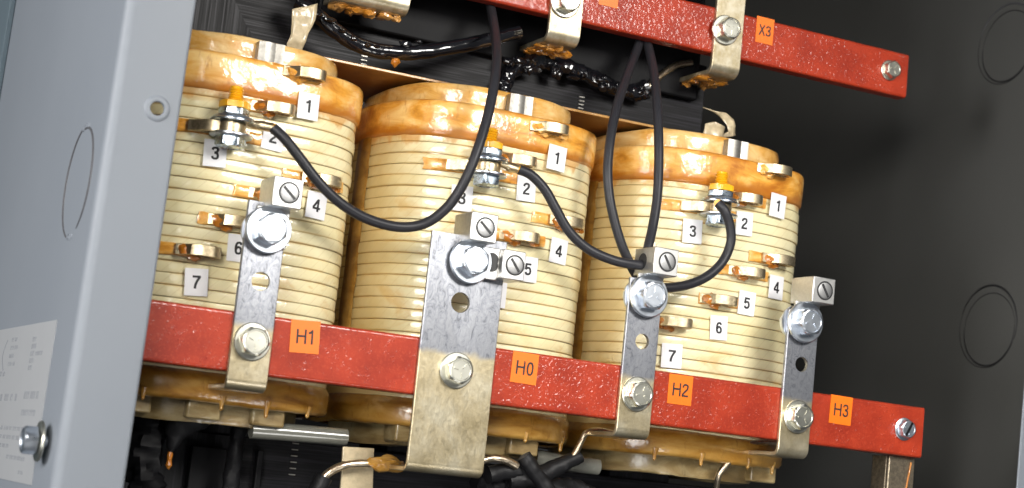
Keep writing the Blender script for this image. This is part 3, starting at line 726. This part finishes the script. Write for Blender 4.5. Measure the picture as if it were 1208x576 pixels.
# ------------------------------------------------------------------ black lead cables along the top
def cable(name, label, pts, r, wob, cat='cable', mat='goop', group=None, extra=None):
    P = [at(u, v, Y=y) for u, v, y in pts]; o_ = P[0].copy(); root = thing(name, label, cat, o_, group)
    bm = NB(); tube(bm, [p_-o_ for p_ in P], r, 18, 14, wob, seed=int(pts[0][0])); obj('sheath', bm, mat, root)
    return root, o_
root, o_ = cable('lead_cable', 'glossy black taped cable sagging across the top of the core to the bent strap', [(352, 2, 13.2), (374, 18, 12.4), (395, 36, 12.0), (425, 54, 11.7), (460, 62, 11.5), (500, 61, 11.5), (545, 54, 11.6), (585, 45, 12.0), (612, 38, 12.4)], lambda t: .78-.12*t, .10)
bm = NB(); p_ = at(466, 73, Y=11.4)-o_; blob(bm, p_, .45, .35, .5, 4); obj('resin_drip', bm, 'amber', root)
bm = NB(); rn = random.Random(5)
for k in range(9):
    t = k/8; u = 372+t*120; v = 14+46*math.sin(min(1, t*1.5)*PI/2)+ (0 if t < .6 else -(t-.6)*22); p_ = at(u+rn.uniform(-3, 3), v+rn.uniform(-4, 4), Y=11.2-rn.uniform(0, .3))-o_
    blob(bm, p_, rn.uniform(.3, .8), .3, rn.uniform(.15, .3), k, .3)
obj('varnish_lump', bm, 'goop', root)
root, o_ = cable('lead_cable', 'lumpy black varnished lead along the yoke under the X2 to X3 part of the bar', [(590, 112, 15.6), (600, 90, 15.4), (625, 72, 15.4), (655, 76, 15.4), (690, 88, 15.4), (725, 104, 15.4), (752, 110, 15.2), (766, 102, 14.6)], .8, .4)
bm = NB()
for k in range(30):
    t = rn.random(); u = 598+t*165; v = 70+t*36+rn.uniform(-5, 9); p_ = at(u, v, Y=14.9-rn.uniform(0, .3))-o_
    blob(bm, p_, rn.uniform(.25, .8), .5, rn.uniform(.25, .6), k, .4)
obj('varnish_lump', bm, 'goop', root)
P = [at(u, v, Y=y) for u, v, y in ((762, 106, 14.8), (772, 96, 14.6), (784, 86, 14.8), (798, 77, 15.2), (815, 74, 15.6))]
bm = NB(); tube(bm, [p_-P[0] for p_ in P], .36, 12, 8, .1); o = obj('bare_lead', bm, 'copper_lead'); o.location = P[0]*S; tag(o, 'bare silvery lead running up to the foot of the X3 strap', 'lead')

# ------------------------------------------------------------------ leads and sleeves at the bottom
def lead(label, pts, r=.34):
    P = [at(u, v, Y=y) for u, v, y in pts]
    bm = NB(); tube(bm, [p_-P[0] for p_ in P], r, 12, 8, .12); o = obj('bare_lead', bm, 'copper_lead'); o.location = P[0]*S; tag(o, label, 'lead', 'bare winding leads under the lower bar'); return o
lead('bare lead curving left from the foot of the wide H0 strap', [(475, 549, 4.5), (440, 547, 4.6), (412, 548, 4.6), (394, 554, 4.7), (382, 564, 4.9), (376, 580, 5)], .36)
lead('short bare lead at the right side of the wide H0 strap foot', [(560, 546, 4.5), (580, 541, 4.4), (596, 543, 4.4), (610, 550, 4.5)], .36)
lead('bare lead dropping from the foot of the H2 strap', [(728, 512, 5), (705, 508, 5), (692, 511, 5), (686, 520, 5), (679, 534, 5), (671, 545, 5.1)], .3)
lead('bare lead hooking down from the foot of the H3 strap', [(915, 522, 5), (893, 522, 5), (876, 526, 5), (866, 535, 5), (858, 548, 5), (848, 560, 5.4), (845, 575, 6)], .3)
def sleeve(label, pts, r):
    P = [at(u, v, Y=y) for u, v, y in pts]
    bm = NB(); tube(bm, [p_-P[0] for p_ in P], r, 16, 8, .18); o = obj('lead_sleeve', bm, 'sleeve'); o.location = P[0]*S; tag(o, label, 'sleeve', 'black lead sleeves under the lower bar'); return o
sleeve('black sleeve slanting down from the H2 lead', [(684, 538, 5.2), (668, 546, 5.2), (648, 556, 5.3), (630, 562, 5.5), (600, 566, 6)], lambda t: .85-.2*math.cos(t*3))
sleeve('black sleeve standing steeply between the H0 strap and the H2 lead', [(618, 538, 4.6), (627, 552, 4.5), (640, 570, 4.5), (655, 590, 4.6)], .72)
sleeve('black sleeve at the right of the H0 strap foot running towards the middle', [(575, 560, 5.2), (600, 556, 5.4), (625, 553, 5.6)], .8)
sleeve('black sleeve at the bottom edge below the curved H0 lead', [(382, 562, 4.9), (376, 574, 5), (368, 590, 5.2)], .75)
o = sleeve('black sleeve hanging like a cone behind the lower bar near the enclosure flange', [(256, 444, 9), (240, 464, 9), (222, 488, 9), (210, 506, 9), (203, 524, 9), (201, 535, 9)], lambda t: 2.0+.7*math.sin(min(1, t*1.4)*PI)-1.85*t)
bm = NB(); p_ = at(200, 541, Y=9); lathe(bm, (0, 0, 0), [(.15, .8), (.26, .3), (.2, -.1), (.3, -.6), (.08, -.9)], 12); dr = obj('resin_drip', bm, 'amber'); dr.location = (p_-at(256, 444, Y=9))*S; dr.parent = o
cable('lead_cable', 'black varnished lead running straight down in front of the bottom yoke at the left', [(286, 484, 13), (281, 510, 13), (277, 540, 13), (271, 575, 13), (268, 600, 13)], .7, .25, mat='black')
cable('lead_wrap', 'dark wrapped lead bundle along the bottom edge right of the wide strap', [(560, 566, 7), (600, 572, 7), (640, 574, 7), (690, 582, 7), (720, 600, 7)], 1.0, .35, mat='black')
cable('lead_wrap', 'dark wrapped lead bundle hanging at the lower left beside the enclosure flange', [(168, 470, 11), (176, 500, 11), (170, 535, 11), (172, 580, 11), (172, 600, 11)], 1.5, .35, mat='black')
# small resin-covered tab at the H0 foot
p_ = at(455, 548, Y=4.3); bm = NB(); blob(bm, (0, 0, 0), 1.5, .9, .7, 8, .5, 3); o = obj('resin_lump', bm, 'amber_dark'); o.location = p_*S; tag(o, 'brown resin lump on the lead left of the wide strap foot', 'resin')
# masking-paper tab below, and a clear bar spacer
def slab(name, label, cat, corners, y, th, mat, bevel=.08):
    P = [at(u, v, Y=y) for u, v in corners]; o_ = P[0].copy(); bm = NB()
    rings(bm, [[(p_-o_) for p_ in P], [(p_-o_)+Vector((0, th, 0)) for p_ in P]]); o = obj(name, bm, mat, bevel=bevel); o.location = o_*S; tag(o, label, cat); return o
slab('paper_strip', 'upright tan paper strip at the bottom edge left of the wide strap', 'strip', [(405, 527), (442, 529), (441, 548), (440, 590), (401, 590)], 6.0, .3, 'paper')
bm = NB(); P = [at(296, 507, Y=7.5), at(350, 511, Y=7.5), at(408, 516, Y=7.5)]; tube(bm, [p_-P[0] for p_ in P], .78, 14, 6); o = obj('spacer_tube', bm, plain('milky_spacer_tube', (.14, .14, .12), .2, coat=1, bs=.1)); o.location = P[0]*S; tag(o, 'milky grey spacer rod under the left coil', 'spacer')
bm = NB(); P = [at(630, 540, Y=8.5), at(660, 545, Y=8.5), at(705, 551, Y=8.5)]; tube(bm, [p_-P[0] for p_ in P], .8, 14, 6); o = obj('spacer_tube', bm, bpy.data.materials['milky_spacer_tube']); o.location = P[0]*S; tag(o, 'milky grey spacer rod under the middle coil behind the black sleeves', 'spacer')
# loose paper flags on the coils
def flag(label, pts, y):
    P = [at(u, v, Y=y+dy) for u, v, dy in pts]; o_ = P[0].copy(); bm = NB()
    vs = [bm.verts.new(p_-o_) for p_ in P]; n = len(vs)//2
    for i in range(n-1): bm.faces.new((vs[2*i], vs[2*i+1], vs[2*i+3], vs[2*i+2]))
    bmesh.ops.subdivide_edges(bm, edges=bm.edges[:], cuts=4, use_grid_fill=True)
    for v in bm.verts: v.co += Vector((0, .35, .1))*mnoise.noise(v.co*.9)
    o = obj('paper_flag', bm, 'paper', angle=80); o.location = o_*S
    sm = o.modifiers.new('Solidify', 'SOLIDIFY'); sm.thickness = .06*S
    tag(o, label, 'paper scrap', 'loose paper scraps on the coils'); return o
flag('crumpled paper scrap standing on the left coil', [(345, 11, 0), (375, 4, -.3), (344, 26, .1), (372, 24, -.5), (343, 40, .2), (364, 38, -.2), (338, 52, .3), (360, 50, 0), (340, 62, .5), (356, 60, .3)], 8.5)
flag('torn paper scrap curling up from the right coil', [(829, 127, 0), (836, 129, .3), (842, 131, -.3), (850, 139, .2), (856, 133, .1), (858, 147, -.2), (866, 141, .1), (860, 158, 0), (868, 160, .2), (846, 164, .1)], 9)
flag('crumpled paper scrap lying low on the right coil rim', [(832, 146, 0), (830, 158, -.2), (844, 144, -.4), (842, 163, .0), (856, 150, .1), (852, 166, .1)], 8.6)

# ------------------------------------------------------------------ bracket carrying the bar end
bk = thing('bar_bracket', 'brown steel upright bracket under the right end of the lower bar', 'bracket', (9.0, .6, -20))
bm = NB(); box(bm, -1.75, 1.45, .3, .75, 0, 19.95); obj('bracket_web', bm, 'steel_dark', bk, bevel=.1)
bm = NB(); box(bm, -1.75, -1.35, .75, 3, 0, 19.9); obj('bracket_side', bm, 'steel_dark', bk, bevel=.1)
bm = NB(); tube(bm, [(.9, .2, 19.5), (.75, .2, 18.5), (.55, .2, 17.2), (.3, .2, 15.5)], .09, 8, 4); obj('resin_run', bm, 'amber', bk)

# ------------------------------------------------------------------ enclosure
en = thing('electrical_enclosure', 'grey painted steel enclosure standing around the transformer', 'enclosure', (-25, 20, -45))
EO = Vector((-25, 20, -45))
def er(bm):
    for v in bm.verts: v.co -= EO
    return bm
XL, XR, YB, YFr, ZB, ZT = -75.0, 28.0, 95.0, -5.0, -45.0, 75.0
prof = [(XL, YB), (XL, YFr+.9)]
for k in range(1, 8):
    a = PI/2*k/8; prof.append((XL+.9*(1-math.cos(a)), YFr+.9*(1-math.sin(a))))
prof += [(XL+.9, YFr), (-69.75, YFr)]
for k in range(1, 6):
    a = PI/2*k/6; prof.append((-69.75+.3*math.sin(a), YFr+.3*(1-math.cos(a))))
prof += [(-69.45, YFr+1.6)]
def sheet(prof, th, z0, z1):
    N = len(prof); ins = []
    for i in range(N):
        a = (Vector(prof[min(i+1, N-1)])-Vector(prof[max(i-1, 0)])).normalized(); ins.append((prof[i][0]-a.y*th, prof[i][1]+a.x*th))
    sec = prof+ins[::-1]; bm = NB(); rings(bm, [[(x, y, z0) for x, y in sec], [(x, y, z1) for x, y in sec]]); return bm
sp_ = obj('side_panel', er(sheet(prof, .2, ZB, ZT)), 'paint', en, angle=40)
hp = at(183, 127, Y=YFr); hq = hp-EO
cut(sp_, [((hq.x, hq.y, hq.z), 'y', .55, .6)])
bm = NB(); lathe(bm, (hp.x, YFr, hp.z), [(.56, .0), (.60, .10), (.80, .14), (1.0, .06), (1.06, 0.0)], 32, '-y', caps=False); obj('hole_rim', er(bm), 'paint', en)
bm = NB(); box(bm, 18.7, XR, YFr, YFr+.25, ZB, ZT); obj('front_flange', er(bm), 'paint', en, bevel=.1)
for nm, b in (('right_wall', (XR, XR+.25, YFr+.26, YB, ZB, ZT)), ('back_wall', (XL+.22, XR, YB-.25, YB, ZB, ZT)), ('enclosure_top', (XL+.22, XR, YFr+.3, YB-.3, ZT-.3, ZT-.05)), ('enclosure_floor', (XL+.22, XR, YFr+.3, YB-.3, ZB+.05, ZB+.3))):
    bm = NB(); box(bm, *b); obj(nm, er(bm), 'shaded_inside' if nm == 'right_wall' else 'back_paint', en, smooth=False)
def arc(bm, c, r, a0, a1, w, X, n=40):
    pts = []
    for k in range(n+1):
        t = math.radians(a0+(a1-a0)*k/n); pts.append(Vector((X, c[0]+r*math.cos(t), c[1]+r*math.sin(t))))
    tube(bm, pts, lambda t: w*(.35+.65*math.sin(PI*min(1, max(0, t))) ** .5), 8, 0)
# knockouts
kc = (2.42, 13.8); bm = NB()
arc(bm, kc, 4.45, 75, 245, .13, XL); o = obj('knockout', er(bm), 'groove', en)
bm = NB(); arc(bm, (kc[0]-.1, kc[1]), 4.7, -85, 88, .12, XL); obj('knockout', er(bm), 'groove', en)
bm = NB(); rn = random.Random(3)
for k in range(7):
    for sg in (1, -1):
        t = math.radians(88*sg+rn.uniform(-12, 12)); blob(bm, (XL, kc[0]+4.6*math.cos(t), kc[1]+4.6*math.sin(t)), .12, .28, .28, k, .6, 1)
obj('knockout_tab', er(bm), 'paint', en)
for (u, v, ru, hh, m1, m2) in ((1164, 385, 32.5, 97, 'groove_dark', 'groove_dark'), (1181, 50, 33, 93, 'groove', 'groove_dark')):
    pc = at(u, v, X=XR); ptop = at(u, v-hh/2, X=XR); rr = abs(ptop.z-pc.z); pc.z += 1.9
    bm = NB(); arc(bm, (pc.y, pc.z), rr, 20, 200, .13, XR); obj('knockout', er(bm), m1, en)
    bm = NB(); arc(bm, (pc.y, pc.z), rr*.99, 200, 380, .06, XR); obj('knockout', er(bm), m2, en)
    bm = NB(); arc(bm, (pc.y-.25, pc.z-.3), rr*.88, 175, 365, .11, XR); obj('knockout', er(bm), 'groove_dark', en)
    bm = NB(); arc(bm, (pc.y-.25, pc.z-.3), rr*.88, 5, 175, .06, XR); obj('knockout', er(bm), m2, en)
bm = NB(); box(bm, XL-.6, XL-.01, 48.2, 60, ZB, ZT); obj('backdrop_strip', er(bm), 'room', en, bevel=.1)  # added strip, stands in for the blue-grey background past the side panel
# nameplate on the outside of the side panel with tiny grey print
bm = NB(); box(bm, XL-.05, XL, 2.1, 27.0, -10.75, 2.45); npl = obj('nameplate', er(bm), 'nameplate', en, smooth=False)
bm = NB(); rn = random.Random(4)
def dash(y0, y1, z, h): box(bm, XL-.062, XL-.045, y0, y1, z, z+h)
def words(y_start, y_end, z, h, wmin, wmax, gap):
    y = y_start
    while y > y_end:
        w = rn.uniform(wmin, wmax)
        yy = y
        while yy > max(y-w, y_end):                    # narrow illegible letter-like strokes
            lw = rn.uniform(.10, .26); 
            if rn.random() < .6: dash(yy-lw, yy, z, h)
            else: dash(yy-lw, yy, z+h*.55, h*.45); dash(yy-lw*.5, yy, z, h*.5)
            yy -= lw+.13
        y -= w+gap
# mark at the top: a bracket-like arc with short lines, and another
for k in range(14):
    t = k/13; dash(21.6+1.2*math.sin(t*PI), 21.95+1.2*math.sin(t*PI), 1.2-2.6*t, .2)
obj('print_mark', er(bm), 'nameplate_ink', npl, smooth=False); bm = NB()
for k, wl in enumerate((2.6, 3.2, 2.2, 3.0)): words(19.8, 19.8-wl, 1.15-k*.72, .36, .9, 1.6, .4)
for k in range(5): words(10.6, 9.2-(k % 2)*.5, .9-k*.6, .42, .6, .9, .2)
words(8.6, 5.6, -.3, .34, .8, 1.2, .3)
words(23, 20.5, -1.9, .45, .9, 1.4, .4)
words(26, 13.5, -4.1, .62, .8, 1.9, 1.1); words(10.5, 4.6, -3.9, .62, 1.2, 2.2, .5)
words(10.5, 4.8, -5.3, .5, 2, 3, .3)
for k in range(3): words(26, 4.6 if k < 2 else 14, -6.6-k*.75, .34, 1.0, 2.2, .45)
words(14, 6, -9.0, .34, 1.0, 2.0, .4); words(26, 17, -9.2, .5, 1.0, 2.0, .4); words(8, 6.2, -10.1, .3, .6, .9, .3)
obj('fine_print', er(bm), 'nameplate_ink', npl, smooth=False)
en.rotation_euler.y = .019; en.location.x -= 1.06*S; en.location.z -= .92*S          # the cabinet does not stand quite square to the core
ps = at(60, 522, X=XL-.1)+Vector((-.32, 0, 0))
scw = thing('panel_screw', 'zinc hex screw with washer in the side panel over the nameplate edge', 'screw', ps)
bm = NB(); hexhead(bm, (-.85, 0, 0), 1.0, 1.05, '-x', .3); lathe(bm, (0, 0, 0), [(.45, 0), (.45, .9)], 20, '-x'); obj('screw_head', bm, 'zinc', scw, angle=25)
bm = NB(); lathe(bm, (-.45, 0, 0), [(.5, 0), (1.55, 0), (1.62, .1), (1.55, .25), (.5, .3)], 36, '-x'); obj('washer', bm, 'zinc_gold', scw)

# ------------------------------------------------------------------ room beyond
bm = NB(); box(bm, -320, 260, 190, 192, -150, 250); rw = obj('room_wall', bm, 'room', smooth=False); rw['kind'] = 'structure'

# ------------------------------------------------------------------ light
w = bpy.data.worlds.new('World'); sc.world = w; w.use_nodes = True
bg = w.node_tree.nodes['Background']; bg.inputs[0].default_value = (.85, .92, 1.0, 1); bg.inputs[1].default_value = .09
def area(name, loc, target, sx, sy, power, col=(1, 1, 1)):
    l = bpy.data.lights.new(name, 'AREA'); l.shape = 'RECTANGLE'; l.size = sx*S; l.size_y = sy*S; l.energy = power; l.color = col
    o = bpy.data.objects.new(name, l); COL.objects.link(o); o.location = Vector(loc)*S
    o.rotation_euler = (Vector(target)-Vector(loc)).to_track_quat('-Z', 'Y').to_euler(); return o
area('key_light', (5, -165, 80), (-35, 0, 12), 62, 44, 34, (1, .97, .92))
area('fill_light', (-165, -175, 50), (-45, 0, 12), 70, 60, 4.2, (1, .96, .90)).data.spread = math.radians(60)
area('front_left_light', (-120, -125, -48), (28, 10, -20), 80, 60, 1.6, (1, .99, .97)).data.spread = math.radians(56)
area('side_light', (-240, -40, 55), (-75, 15, 12), 80, 80, 45, (1.0, .985, .97))  # added lamp, placed to brighten the outer side panel alone
area('low_light', (-13, -95, -78), (-45, 0, 0), 24, 36, 2.2, (1, .98, .95))  # added lamp below, meant to put a glint on the bar's lower edge
sc.view_settings.view_transform = 'Standard'; sc.view_settings.look = 'None'; sc.view_settings.exposure = 0
sc.render.engine = 'CYCLES'
